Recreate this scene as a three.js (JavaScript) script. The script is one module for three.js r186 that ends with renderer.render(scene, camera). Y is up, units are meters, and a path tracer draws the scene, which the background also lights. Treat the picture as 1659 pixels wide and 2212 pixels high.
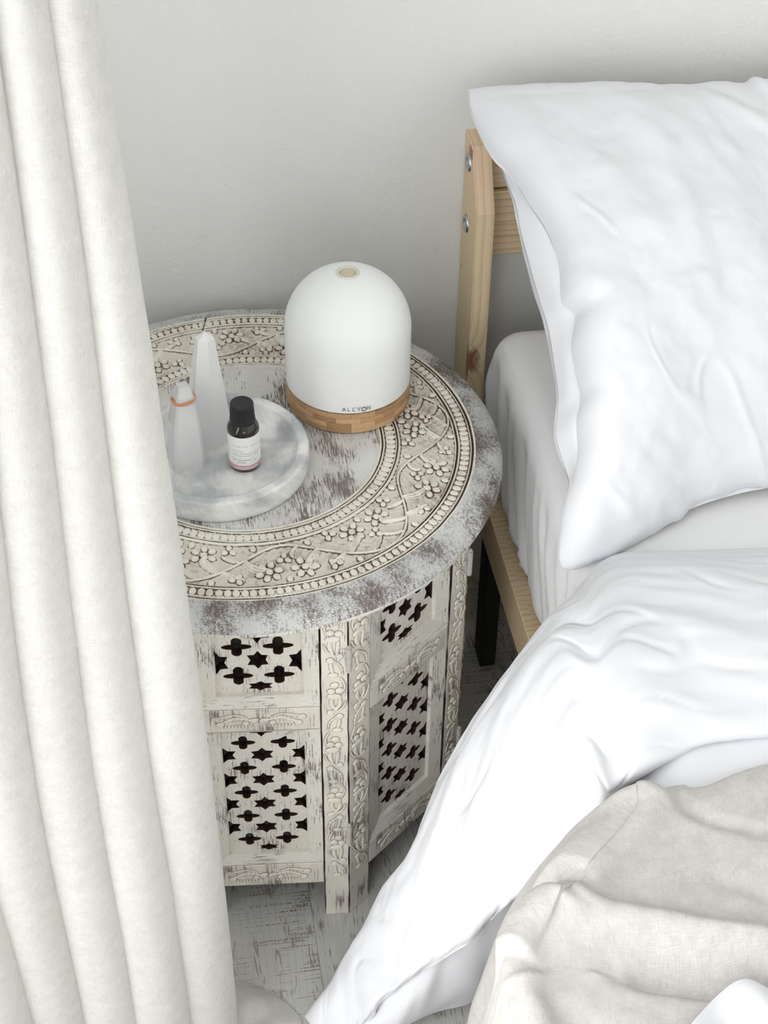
import * as THREE from 'three';
import { mergeGeometries, mergeVertices, toCreasedNormals } from 'three/addons/utils/BufferGeometryUtils.js';
import { RoundedBoxGeometry } from 'three/addons/geometries/RoundedBoxGeometry.js';
import { ImprovedNoise } from 'three/addons/math/ImprovedNoise.js';
import { RectAreaLightUniformsLib } from 'three/addons/lights/RectAreaLightUniformsLib.js';
import { FontLoader } from 'three/addons/loaders/FontLoader.js';

// ---------------------------------------------------------------- camera, sky, exposure
const D2R = Math.PI / 180;
const scene = new THREE.Scene();
const camera = new THREE.PerspectiveCamera(35.87, 1659 / 2212, 0.02, 60);
camera.position.set(-0.0605, 1.2536, 1.0466);
camera.rotation.order = 'YXZ';
camera.rotation.set(-41.115 * D2R, -9.602 * D2R, 0.847 * D2R);
scene.background = new THREE.Color().setRGB(0.955, 0.975, 0.985);       // even overcast sky
scene.backgroundIntensity = 2.9;
RectAreaLightUniformsLib.init();
function daylight(name, w, h, x, y, z, tx, tz) { const l = new THREE.RectAreaLight(new THREE.Color().setRGB(0.955, 0.975, 0.985), 1.1, w, h); l.name = name; l.position.set(x, y, z); l.lookAt(tx, y, tz); scene.add(l); }   // sky light coming in at the side window
daylight('left_window_daylight', 1.88, 1.83, -0.512, 1.035, 1.36, 1, 1.36);
const renderer = new THREE.WebGLRenderer({ antialias: true });
renderer.toneMapping = THREE.LinearToneMapping;
renderer.toneMappingExposure = 0.97;
renderer.shadowMap.enabled = true;

// ---------------------------------------------------------------- helpers
const { sin, cos, abs, min, max, PI, sqrt, floor, hypot, exp, pow, atan2 } = Math;
const clamp = (x, a = 0, b = 1) => (x < a ? a : x > b ? b : x), lerp = (a, b, t) => a + (b - a) * t;
const sstep = (a, b, x) => { const t = clamp((x - a) / (b - a)); return t * t * (3 - 2 * t); };
const PN = new ImprovedNoise(), N3 = (x, y, z = 0) => PN.noise(x + 37.3, y + 11.7, z + 5.1);
const fbm = (x, y, z = 0, o = 4) => { let s = 0, a = 0.5; for (let i = 0; i < o; i++) { s += a * N3(x, y, z); x *= 2.03; y *= 2.03; z += 7.7; a *= 0.5; } return s; };
let seed = 12345;
const rnd = () => { seed = (seed * 1664525 + 1013904223) >>> 0; return seed / 4294967296; };
const used = {};
function numbered(name) { const k = (used[name] = (used[name] ?? -1) + 1); return k ? name + '_' + String(k).padStart(3, '0') : name; }
function thing(name, label, category, pos = [0, 0, 0], rot = 0, group) {
  const o = new THREE.Group(); o.name = numbered(name); o.position.set(...pos); o.rotation.y = rot;
  o.userData = { label, category }; if (group) o.userData.group = group; scene.add(o); return o;
}
function part(name, geo, mat, parent, label) {
  const m = new THREE.Mesh(geo, mat); m.name = name; m.castShadow = m.receiveShadow = true; parent.add(m);
  if (label) m.userData.label = label; return m;
}
function numberParts(root) { const c = {}; root.traverse((o) => { if (o === root) return; const b = o.name.replace(/_\d{3}$/, ''); const k = (c[b] = (c[b] ?? -1) + 1); o.name = k ? b + '_' + String(k).padStart(3, '0') : b; }); }
function struct(name, geo, mat, parent = scene) { const m = geo ? new THREE.Mesh(geo, mat) : new THREE.Group(); m.name = name; m.castShadow = m.receiveShadow = true; if (parent === scene) m.userData.kind = 'structure'; parent.add(m); return m; }
const box = (w, h, d, x, y, z) => new THREE.BoxGeometry(w, h, d).translate(x, y, z);
const rbox = (w, h, d, r, x, y, z, s = 2) => new RoundedBoxGeometry(w, h, d, s, r).translate(x, y, z);
const lathe = (pts, seg = 96) => new THREE.LatheGeometry(pts.map((p) => new THREE.Vector2(p[0], p[1])), seg);
// u along the first index, v along the second; f(u, v) gives a point. uv in metres.
function sheet(nu, nv, f, wrapU = false) {
  const P = new Float32Array((nu + 1) * (nv + 1) * 3), U = new Float32Array((nu + 1) * (nv + 1) * 2), I = [];
  for (let i = 0; i <= nu; i++) for (let j = 0; j <= nv; j++) { const p = f(i / nu, j / nv), k = i * (nv + 1) + j; P[k * 3] = p[0]; P[k * 3 + 1] = p[1]; P[k * 3 + 2] = p[2]; }
  const d = (a, b) => hypot(P[a * 3] - P[b * 3], P[a * 3 + 1] - P[b * 3 + 1], P[a * 3 + 2] - P[b * 3 + 2]);
  for (let i = 0; i <= nu; i++) for (let j = 0; j <= nv; j++) {
    const k = i * (nv + 1) + j;
    U[k * 2] = i ? U[(k - nv - 1) * 2] + d(k, k - nv - 1) : 0; U[k * 2 + 1] = j ? U[(k - 1) * 2 + 1] + d(k, k - 1) : 0;
    if (i < nu && j < nv) I.push(k, k + nv + 1, k + 1, k + 1, k + nv + 1, k + nv + 2);
  }
  const g = new THREE.BufferGeometry();
  g.setAttribute('position', new THREE.BufferAttribute(P, 3)); g.setAttribute('uv', new THREE.BufferAttribute(U, 2)); g.setIndex(I); g.computeVertexNormals();
  return g;
}
function puffOut(g, h) {                                              // move every vertex along its normal by h(x, y, z, u, v)
  const p = g.attributes.position, n = g.attributes.normal, uv = g.attributes.uv;
  for (let i = 0; i < p.count; i++) { const k = h(p.getX(i), p.getY(i), p.getZ(i), uv.getX(i), uv.getY(i)); p.setXYZ(i, p.getX(i) + n.getX(i) * k, p.getY(i) + n.getY(i) * k, p.getZ(i) + n.getZ(i) * k); }
  g.computeVertexNormals(); return g;
}
const cr = (a, b, c, d, t) => 0.5 * (2 * b + (c - a) * t + (2 * a - 5 * b + 4 * c - d) * t * t + (3 * b - a - 3 * c + d) * t * t * t);
function crAt(list, u) {                                              // Catmull-Rom through points in mm
  const n = list.length - 1, s = clamp(u) * n, i = min(floor(s), n - 1), t = s - i, a = list[max(i - 1, 0)], b = list[i], c = list[i + 1], d = list[min(i + 2, n)];
  return [0, 1, 2].map((k) => cr(a[k], b[k], c[k], d[k], t));
}
const mm = (p) => [p[0] / 1000, p[1] / 1000, p[2] / 1000];
const crSurf = (rows) => (u, v) => mm(crAt(rows.map((r) => crAt(r, v)), u));
const polyUV = (g, s = 1) => { const p = g.attributes.position, n = g.attributes.normal, u = g.attributes.uv; for (let i = 0; i < p.count; i++) { const ax = abs(n.getX(i)), ay = abs(n.getY(i)), az = abs(n.getZ(i)); if (ay >= ax && ay >= az) u.setXY(i, p.getX(i) * s, p.getZ(i) * s); else if (ax >= az) u.setXY(i, p.getZ(i) * s, p.getY(i) * s); else u.setXY(i, p.getX(i) * s, p.getY(i) * s); } return g; };

function tex(w, h, f, srgb = true, wrap = true) {                      // f(x, y) -> [r, g, b] in 0..255 or one number
  const d = new Uint8Array(w * h * 4);
  for (let y = 0; y < h; y++) for (let x = 0; x < w; x++) { const c = f(x, y), o = (y * w + x) * 4; if (typeof c === 'number') d[o] = d[o + 1] = d[o + 2] = clamp(c, 0, 255); else { d[o] = clamp(c[0], 0, 255); d[o + 1] = clamp(c[1], 0, 255); d[o + 2] = clamp(c[2], 0, 255); } d[o + 3] = 255; }
  const t = new THREE.DataTexture(d, w, h); t.magFilter = THREE.LinearFilter; t.minFilter = THREE.LinearFilter; if (srgb) t.colorSpace = THREE.SRGBColorSpace;
  if (wrap) t.wrapS = t.wrapT = THREE.RepeatWrapping; t.needsUpdate = true; return t;
}
const per = (f, w, h) => (x, y) => { const a = x / w, b = y / h, s = sstep(0.8, 1, a), t = sstep(0.8, 1, b); return lerp(lerp(f(x, y), f(x - w, y), s), lerp(f(x, y - h), f(x - w, y - h), s), t); };   // tiles
const rep = (t, sx, sy = sx) => { const c = t.clone(); c.repeat.set(sx, sy); c.needsUpdate = true; return c; };
const mixc = (a, b, t) => [lerp(a[0], b[0], t), lerp(a[1], b[1], t), lerp(a[2], b[2], t)];

// ---------------------------------------------------------------- materials
const std = (o) => new THREE.MeshPhysicalMaterial(o);
const wallBump = tex(1024, 1024, per((x, y) => 128 + 150 * fbm(x / 16, y / 16, 0, 3) + 60 * N3(x / 70, y / 70, 3), 1024, 1024), false);
const M = {};
M.wall = std({ color: 0xe4e4e1, roughness: 0.75, bumpMap: rep(wallBump, 3.2), bumpScale: 0.0007, specularIntensity: 0.4 });
M.ceiling = std({ color: 0xf0f0ee, roughness: 0.9 });
M.white = std({ color: 0xeeeeec, roughness: 0.5 });
M.glass = std({ color: 0xffffff, roughness: 0, transmission: 1, thickness: 0 });
const weave = tex(512, 512, (x, y) => { const a = sin(x * PI / 4) * sin(y * PI / 4); return 128 + 40 * a + 60 * fbm(x / 6, y / 40, 1, 2) + 60 * fbm(x / 40, y / 6, 9, 2); }, false);
const linenMap = (c, k) => tex(1024, 1024, (() => {
  const h = per((x, y) => fbm(x / 2.2, y / 60, 1, 3), 1024, 1024), v = per((x, y) => fbm(x / 60, y / 2.2, 5, 3), 1024, 1024), b = per((x, y) => fbm(x / 90, y / 90, 2, 3), 1024, 1024);
  return (x, y) => { const s = (h(x, y) + v(x, y)) * k + b(x, y) * k * 0.5; return [c[0] + s, c[1] + s * 1.02, c[2] + s * 1.06]; };
})());
M.sheet = std({ color: 0xf2f2f3, roughness: 0.95, specularIntensity: 0.2, bumpMap: rep(weave, 22), bumpScale: 0.00006 });
M.duvet = std({ color: 0xeaeaee, roughness: 0.95, specularIntensity: 0.2, bumpMap: rep(weave, 22), bumpScale: 0.00006 });
M.pillow = std({ color: 0xe9e9ed, roughness: 0.95, specularIntensity: 0.2, bumpMap: rep(weave, 22), bumpScale: 0.00006 });
M.throw = std({ map: rep(linenMap([206, 202, 198], 30), 8), roughness: 1, specularIntensity: 0.15, bumpMap: rep(weave, 20), bumpScale: 0.0002 });
M.curtain = std({ map: rep(linenMap([243, 241, 237], 20), 7), roughness: 1, specularIntensity: 0.1, bumpMap: rep(weave, 18), bumpScale: 0.0002, transmission: 0.35, thickness: 0 });

// pine: grain runs along v
const pine = (c1, c2, s) => tex(256, 1024, (x, y) => {
  const w = x / 256 * 7 + 1.3 * fbm(x / 160, y / 700, s, 2) + 0.35 * fbm(x / 30, y / 300, s, 2), f = w - floor(w), ring = pow(f, 3);
  const t = ring * 0.8 + 0.35 * fbm(x / 5, y / 120, s + 3, 2); return mixc(c1, c2, clamp(t));
});
M.pine = std({ map: rep(pine([236, 215, 178], [208, 174, 130], 1), 22, 3), roughness: 0.6 });
// upright with its knots, the two low ones also painting in shade: u covers 0.09 m (side then front), v its height of 0.6 m
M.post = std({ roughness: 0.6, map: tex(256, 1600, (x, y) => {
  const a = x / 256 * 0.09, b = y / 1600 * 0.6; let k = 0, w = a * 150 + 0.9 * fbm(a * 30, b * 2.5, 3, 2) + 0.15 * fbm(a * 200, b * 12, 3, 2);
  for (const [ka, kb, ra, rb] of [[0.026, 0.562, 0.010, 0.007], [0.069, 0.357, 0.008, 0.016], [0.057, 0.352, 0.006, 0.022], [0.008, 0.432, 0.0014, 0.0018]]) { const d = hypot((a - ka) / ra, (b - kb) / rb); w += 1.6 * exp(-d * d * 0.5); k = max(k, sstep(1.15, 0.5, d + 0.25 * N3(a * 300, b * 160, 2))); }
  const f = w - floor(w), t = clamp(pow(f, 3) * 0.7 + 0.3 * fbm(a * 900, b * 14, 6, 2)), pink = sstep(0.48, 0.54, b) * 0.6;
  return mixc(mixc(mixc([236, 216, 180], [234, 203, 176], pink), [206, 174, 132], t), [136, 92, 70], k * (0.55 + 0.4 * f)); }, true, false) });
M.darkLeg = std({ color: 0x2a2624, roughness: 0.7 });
M.steel = std({ color: 0xb8bcbe, roughness: 0.32, metalness: 1 });
M.darkHole = std({ color: 0x3a3d3f, roughness: 0.6, metalness: 0.6 });

// chalk paint rubbed through to dark wood, for the table's side boards: 0.2 m a side
const CREAM = [238, 234, 223], BROWN = [70, 52, 43], GREYW = [222, 220, 215];
const chalk = tex(1024, 1024, (() => {
  const a = per((x, y) => fbm(x / 5, y / 90, 2, 4), 1024, 1024), b = per((x, y) => fbm(x / 150, y / 200, 7, 3), 1024, 1024), c = per((x, y) => fbm(x / 2.5, y / 18, 4, 2), 1024, 1024);
  return (x, y) => { const w = sstep(0.14, 0.40, a(x, y) + b(x, y) * 0.75 + c(x, y) * 0.5), tone = b(x, y) * 26 + c(x, y) * 22; const p = mixc(CREAM, GREYW, clamp(0.3 + b(x, y) * 1.6)); return mixc([p[0] + tone, p[1] + tone, p[2] + tone], [104, 90, 80], w * 0.72); };
})());
M.chalk = std({ map: rep(chalk, 5), roughness: 0.72, specularIntensity: 0.35, bumpMap: rep(chalk, 5), bumpScale: 0.0005 });
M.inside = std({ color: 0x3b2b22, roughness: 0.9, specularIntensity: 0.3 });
M.rawWood = std({ color: 0x5e493c, roughness: 0.85 });
M.crack = std({ color: 0x1d1613, roughness: 1 });

// ---------------------------------------------------------------- room
const ZW = -0.235, XL = -0.52, XR = 1.3, ZF = 2.9, HC = 2.3;
struct('wall_back', box(XR - XL + 0.4, HC + 0.2, 0.1, (XL + XR) / 2, HC / 2, ZW - 0.05), M.wall);
{ const g = scene.getObjectByName('wall_back').geometry, p = g.attributes.position, u = g.attributes.uv; for (let i = 0; i < p.count; i++) u.setXY(i, p.getX(i) + p.getZ(i), p.getY(i)); }
struct('wall_right', box(0.1, HC + 0.2, ZF - ZW + 0.2, XR + 0.05, HC / 2, (ZF + ZW) / 2), M.ceiling);
struct('ceiling', box(XR - XL + 0.2, 0.1, ZF - ZW + 0.2, (XL + XR) / 2, HC + 0.05, (ZF + ZW) / 2), M.ceiling);
const WZ0 = 0.42, WZ1 = 2.3, WY0 = 0.12, WY1 = 1.95;                  // window in the left wall
struct('wall_left', mergeGeometries([box(0.1, HC + 0.2, WZ0 - ZW + 0.1, XL - 0.05, HC / 2, (WZ0 + ZW - 0.1) / 2), box(0.1, HC + 0.2, ZF - WZ1 + 0.1, XL - 0.05, HC / 2, (WZ1 + ZF + 0.1) / 2),
  box(0.1, WY0 + 0.1, WZ1 - WZ0, XL - 0.05, WY0 / 2 - 0.05, (WZ0 + WZ1) / 2), box(0.1, HC - WY1 + 0.1, WZ1 - WZ0, XL - 0.05, (WY1 + HC + 0.1) / 2, (WZ0 + WZ1) / 2)]), M.wall);
const FX0 = -0.42, FX1 = 0.62, FY0 = 0.7, FY1 = 1.8;                   // unseen window added behind the camera for frontal fill light
struct('wall_front', mergeGeometries([box(FX0 - XL + 0.1, HC + 0.2, 0.1, (FX0 + XL - 0.1) / 2, HC / 2, ZF + 0.05), box(XR - FX1 + 0.1, HC + 0.2, 0.1, (FX1 + XR + 0.1) / 2, HC / 2, ZF + 0.05),
  box(FX1 - FX0, FY0 + 0.1, 0.1, (FX0 + FX1) / 2, FY0 / 2 - 0.05, ZF + 0.05), box(FX1 - FX0, HC - FY1 + 0.1, 0.1, (FX0 + FX1) / 2, (FY1 + HC + 0.1) / 2, ZF + 0.05)]), M.wall);
{
  const w = struct('window_1'), zc = (WZ0 + WZ1) / 2, h = WY1 - WY0, b = 0.045;
  part('frame', mergeGeometries([rbox(0.06, b, WZ1 - WZ0, 0.004, XL - 0.05, WY0 + b / 2, zc), rbox(0.06, b, WZ1 - WZ0, 0.004, XL - 0.05, WY1 - b / 2, zc), ...[WZ0 + b / 2, zc, WZ1 - b / 2].map((z) => rbox(0.06, h, b, 0.004, XL - 0.05, (WY0 + WY1) / 2, z))]), M.white, w);
  for (const z of [(WZ0 + zc) / 2, (WZ1 + zc) / 2]) part('pane', new THREE.PlaneGeometry((WZ1 - WZ0) / 2, h).rotateY(PI / 2).translate(XL - 0.05, (WY0 + WY1) / 2, z), M.glass, w);
  numberParts(w);
  const w2 = struct('added_window_2'), xc = (FX0 + FX1) / 2, h2 = FY1 - FY0;
  part('frame', mergeGeometries([rbox(FX1 - FX0, b, 0.06, 0.004, xc, FY0 + b / 2, ZF + 0.05), rbox(FX1 - FX0, b, 0.06, 0.004, xc, FY1 - b / 2, ZF + 0.05), ...[FX0 + b / 2, xc, FX1 - b / 2].map((x) => rbox(b, h2, 0.06, 0.004, x, (FY0 + FY1) / 2, ZF + 0.05))]), M.white, w2);
  for (const x of [(FX0 + xc) / 2, (FX1 + xc) / 2]) part('pane', new THREE.PlaneGeometry((FX1 - FX0) / 2, h2).translate(x, (FY0 + FY1) / 2, ZF + 0.05), M.glass, w2);
  numberParts(w2);
}
// floor: whitewashed boards, each its own piece
{
  const W = 512, H = 2048;                                            // 0.13 x 0.52 m
  const base = (x, y, s) => { const t = 12 * fbm(x / 130, y / 400, s, 3) + 9 * fbm(x / 3, y / 90, s, 2); return [206 + t, 205 + t, 201 + t]; };
  const sawn = tex(W, H, (x, y) => {
    const c = base(x, y, 1), ln = x / 26 + 0.25 * fbm(x / 60, y / 500, 2, 2), f = abs(ln - floor(ln) - 0.5);
    const row = sstep(0.2, 0.36, N3(x / 260, y / 7, 3) + 0.55 * N3(x / 110, y / 90, 4)), dash = sstep(0.08, 0.28, N3(x / 2.6, y / 16, 8) + 0.3 * N3(x / 60, y / 60, 2) + 0.16 * sstep(0.4, 1, x / W));
    const patch = sstep(0.26, 0.4, N3(x / 40, y / 130, 12) * 0.9 + 0.16 * sstep(0.45, 0.95, x / W)) * sstep(0.0, 0.2, N3(x / 6, y / 60, 13));
    const k = max(row * dash * 0.75, patch * 0.5), line = sstep(0.06, 0.0, f) * 0.2;
    return mixc(mixc(c, [128, 126, 120], line), [128, 112, 98], k);
  });
  const streak = tex(W, H, (x, y) => {
    const c = base(x, y, 5), a = N3(x / 3.2, y / 60, 21) + 0.4 * N3(x / 60, y / 240, 22), k = sstep(0.3, 0.5, a) * 0.6, b = sstep(0.1, 0.4, N3(x / 2.5, y / 260, 23)) * 0.18;
    return mixc(mixc(c, [140, 138, 132], b), [104, 94, 84], k);
  });
  const mats = [sawn, streak].map((t) => std({ map: rep(t, 1, 1), roughness: 0.62, bumpMap: t, bumpScale: 0.0006, specularIntensity: 0.4 }));
  const fl = struct('floor', box(XR - XL + 0.2, 0.05, ZF - ZW + 0.2, (XL + XR) / 2, -0.037, (ZF + ZW) / 2), M.rawWood);
  const BW = 0.13, gx = 0.0233 - BW * 5;
  for (let i = 0; i < 21; i++) {
    const x = gx + i * BW; if (x + BW < XL || x > XR) continue;
    const g = new RoundedBoxGeometry(BW - 0.0002, 0.012, ZF - ZW, 1, 0.0003), p = g.attributes.position, u = g.attributes.uv;
    for (let k = 0; k < p.count; k++) u.setXY(k, p.getX(k) / BW + 0.5, (p.getZ(k) + i * 0.37) / 0.52);
    part('floorboard', g.translate(x + BW / 2, -0.006, (ZF + ZW) / 2), mats[(i + 0) % 2], fl);
  }
  numberParts(fl);
}

// ---------------------------------------------------------------- carved side table
const TY = 0.42;                                                      // height of the carved top
const table = thing('side_table', 'round whitewashed carved wooden side table on an eight-sided pierced base', 'table');
const RN = 2048, RR = 0.2146, PX = 2 * RR / RN;
const relief = new Float32Array(RN * RN);                              // metres below or above the top's plane
const VINE = (th) => 0.1525 + 0.021 * cos((th - 35 * D2R) * 6);
{
  const put = (cx, cz, R, f) => { const x0 = max(0, floor((cx - R + RR) / PX)), x1 = min(RN - 1, floor((cx + R + RR) / PX) + 1), z0 = max(0, floor((cz - R + RR) / PX)), z1 = min(RN - 1, floor((cz + R + RR) / PX) + 1);
    for (let j = z0; j <= z1; j++) for (let i = x0; i <= x1; i++) { const h = f(i * PX - RR - cx, j * PX - RR - cz); if (h > relief[j * RN + i]) relief[j * RN + i] = h; } };
  for (let j = 0; j < RN; j++) for (let i = 0; i < RN; i++) {
    const x = i * PX - RR, z = j * PX - RR, r = hypot(x, z), th = atan2(x, z), wob = 0.0003 * N3(th * 9, 2), q = r + wob;
    const gr = (c, w, d) => -d * (1 - sstep(w * 0.35, w * 0.65, abs(q - c)));
    let h = 0;
    if (r < 0.1105) h = -0.0009 + 0.00012 * fbm(x * 900, z * 60, 1, 2);
    else if (r < 0.1265) { h = q > 0.1148 && q < 0.1240 ? -0.0013 : 0; h += gr(0.1128, 0.0013, 0.0016) + gr(0.1256, 0.0013, 0.0016); }
    else if (r < 0.1765) {
      const a = cos((th - 35 * D2R) * 6), dv = r - VINE(th), feather = sin((r * 900 + th * 140 * (dv > 0 ? 1 : -1)) );
      h = -0.0021 + 0.0005 * fbm(x * 220, z * 220, 4, 3) + 0.00016 * feather; if (q < 0.1285 || q > 0.1735) h = lerp(h, -0.0002, sstep(0.1285, 0.1272, q) + sstep(0.1735, 0.1748, q));
      h += gr(0.1758, 0.0017, 0.0018);
    } else if (r < 0.1915) { h = q > 0.1782 && q < 0.1868 ? -0.0013 : 0; h += gr(0.1758, 0.0017, 0.0018) + gr(0.1888, 0.0018, 0.0018); }
    relief[j * RN + i] = h;
  }
  const P = (r, d) => [r * sin(d * D2R), r * cos(d * D2R)];
  const dome = (cx, cz, a, b, ang, top, base = -0.0017) => { const c = cos(ang), s = sin(ang), R = max(a, b) * 1.1; put(cx, cz, R, (dx, dz) => { const u = (dx * c + dz * s) / a, v = (-dx * s + dz * c) / b, q = u * u + v * v; return q < 1 ? base + (top - base) * pow(1 - q * q * q, 0.5) : -1; }); };
  for (let k = 0; k < 172; k++) { const d = k * 360 / 172 + (rnd() - 0.5) * 0.25, p = P(0.1824 + (rnd() - 0.5) * 0.0003, d); dome(p[0], p[1], 0.0029, 0.0039, -d * D2R, 0.0001 - rnd() * 0.0002, -0.0013); }
  for (let k = 0; k < 122; k++) { const d = k * 360 / 122 + (rnd() - 0.5) * 0.3, p = P(0.1200 + (rnd() - 0.5) * 0.0004, d); dome(p[0], p[1], 0.0031, 0.0041, -d * D2R, 0.0 - rnd() * 0.0003, -0.0013); }
  const GB = -0.0022;
  const flower = (r, d, s = 1) => { const [cx, cz] = P(r, d), a0 = rnd() * 1; dome(cx, cz, 0.0027 * s, 0.0027 * s, 0, 0.0001, GB); for (let k = 0; k < 6; k++) { const a = a0 + k * PI / 3 + (rnd() - 0.5) * 0.16, q = 0.0071 * s * (1 + (rnd() - 0.5) * 0.08); dome(cx + q * sin(a), cz + q * cos(a), 0.0025 * s, 0.0031 * s, -a, 0.0001 - rnd() * 0.0003, GB); } };
  const trefoil = (r, d, rot) => { const [cx, cz] = P(r, d); for (let k = 0; k < 3; k++) { const a = (rot - d) * D2R + k * 2.1, q = 0.0036; dome(cx + q * sin(a), cz + q * cos(a), 0.0023, 0.0028, -a, -rnd() * 0.0003, GB); } };
  // a carved leaf: hollow blade with a proud outer edge, through polar points [r, deg]
  const leaf = (pts, wd, sd) => { const q = pts.map(([r, d]) => [...P(r, d), 0]), n = 80; for (let i = 0; i <= n; i++) { const t = i / n, c = crAt(q, t), e = crAt(q, min(1, t + 0.02)), b = crAt(q, max(0, t - 0.02)), tl = hypot(e[0] - b[0], e[1] - b[1]) || 1, nx = -(e[1] - b[1]) / tl * sd, nz = (e[0] - b[0]) / tl * sd, ww = wd * (0.25 + 0.75 * sin(PI * clamp(t * 0.85 + 0.1)));
    put(c[0], c[1], ww, (dx, dz) => { const o = (dx * nx + dz * nz) / ww, a = hypot(dx, dz) / ww; if (a > 1 || abs(dx * nz - dz * nx) > 0.0009) return -1; return GB + 0.0023 * (o < 0.62 ? pow(clamp((o + 0.95) / 1.57), 1.7) : 1 - 0.75 * sstep(0.62, 1, o)) + 0.0001 * sin(t * 95) + 0.00016 * sin(o * 14); }); } };
  for (let k = 0; k < 6; k++) {
    const o = k * 60;
    flower(0.1598, o + 0.3, 1.1); flower(0.1602, o + 10.4, 1.1); flower(0.1420, o + 29.6, 1.06); flower(0.1420, o + 40.4, 1.06);
    trefoil(0.1668, o - 8.5, 20); trefoil(0.1470, o + 5.3, 60); trefoil(0.1660, o + 18.5, 0); trefoil(0.1345, o + 22.5, 10); trefoil(0.1545, o + 35, 90); trefoil(0.1350, o + 48, 40);
    for (const [d, r] of [[-15, 0.1715], [25, 0.1712], [56, 0.1325], [14.5, 0.1345], [35, 0.1330], [5.3, 0.1705]]) { const p = P(r, o + d); dome(p[0], p[1], 0.0025, 0.0032, -(o + d) * D2R, -0.0001, GB); }
    const V = (d) => VINE((o + d) * D2R), lf = (d, pts, sd, w = 0.0058) => leaf(pts.map(([dr, dd]) => [V(d) + dr, o + d + dd]), w, sd);
    lf(-7, [[0.001, 0], [0.008, 2.0], [0.0125, 4.6], [0.013, 7.2]], -1); lf(-13, [[0.001, 0], [0.006, 3.0], [0.009, 6.2]], -1, 0.0042);
    lf(16.5, [[0.001, 0], [0.008, -2.4], [0.014, -4.0], [0.019, -3.6]], 1); lf(23, [[0.001, 0], [0.005, -2.6], [0.007, -5.6]], 1, 0.0042); lf(11, [[0.001, 0], [0.007, -2.2], [0.012, -2.6]], 1, 0.0036);
    lf(24, [[-0.001, 0], [-0.008, 2.0], [-0.0125, 4.8], [-0.013, 7.6]], 1); lf(29.5, [[-0.001, 0], [-0.007, 2.5], [-0.010, 5.2]], 1, 0.0042);
    lf(46, [[-0.001, 0], [-0.008, -2.4], [-0.013, -4.4], [-0.0165, -4.0]], -1); lf(41, [[-0.001, 0], [-0.007, -2.6], [-0.0105, -4.6]], -1, 0.0042); lf(52, [[-0.001, 0], [-0.005, -2.8], [-0.007, -5.6]], -1, 0.0042);
  }
  for (let k = 0; k < 3600; k++) { const d = k * 0.1, p = P(VINE(d * D2R), d); put(p[0], p[1], 0.0010, (dx, dz) => { const e = hypot(dx, dz) / 0.0010; return e < 1 ? -0.0017 + 0.0013 * sqrt(1 - e * e) * (abs(e) < 0.22 ? 0.55 : 1) : -1; }); }
  // saw-cut joint across the back
  for (let j = 0; j < RN; j++) for (let i = 0; i < RN; i++) { const x = i * PX - RR, z = j * PX - RR; if (z > -0.165 || z < -0.213) continue; const xc = -0.0245 - (z + 0.18) * 0.25 + 0.0005 * N3(z * 300, 3); if (abs(x - xc) < 0.0006) relief[j * RN + i] = -0.0017; }
}
const reliefAt = (x, z) => { const a = clamp((x + RR) / PX, 0, RN - 1.01), b = clamp((z + RR) / PX, 0, RN - 1.01), i = floor(a), j = floor(b), s = a - i, t = b - j, k = j * RN + i; return lerp(lerp(relief[k], relief[k + 1], s), lerp(relief[k + RN], relief[k + RN + 1], s), t); };
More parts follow.
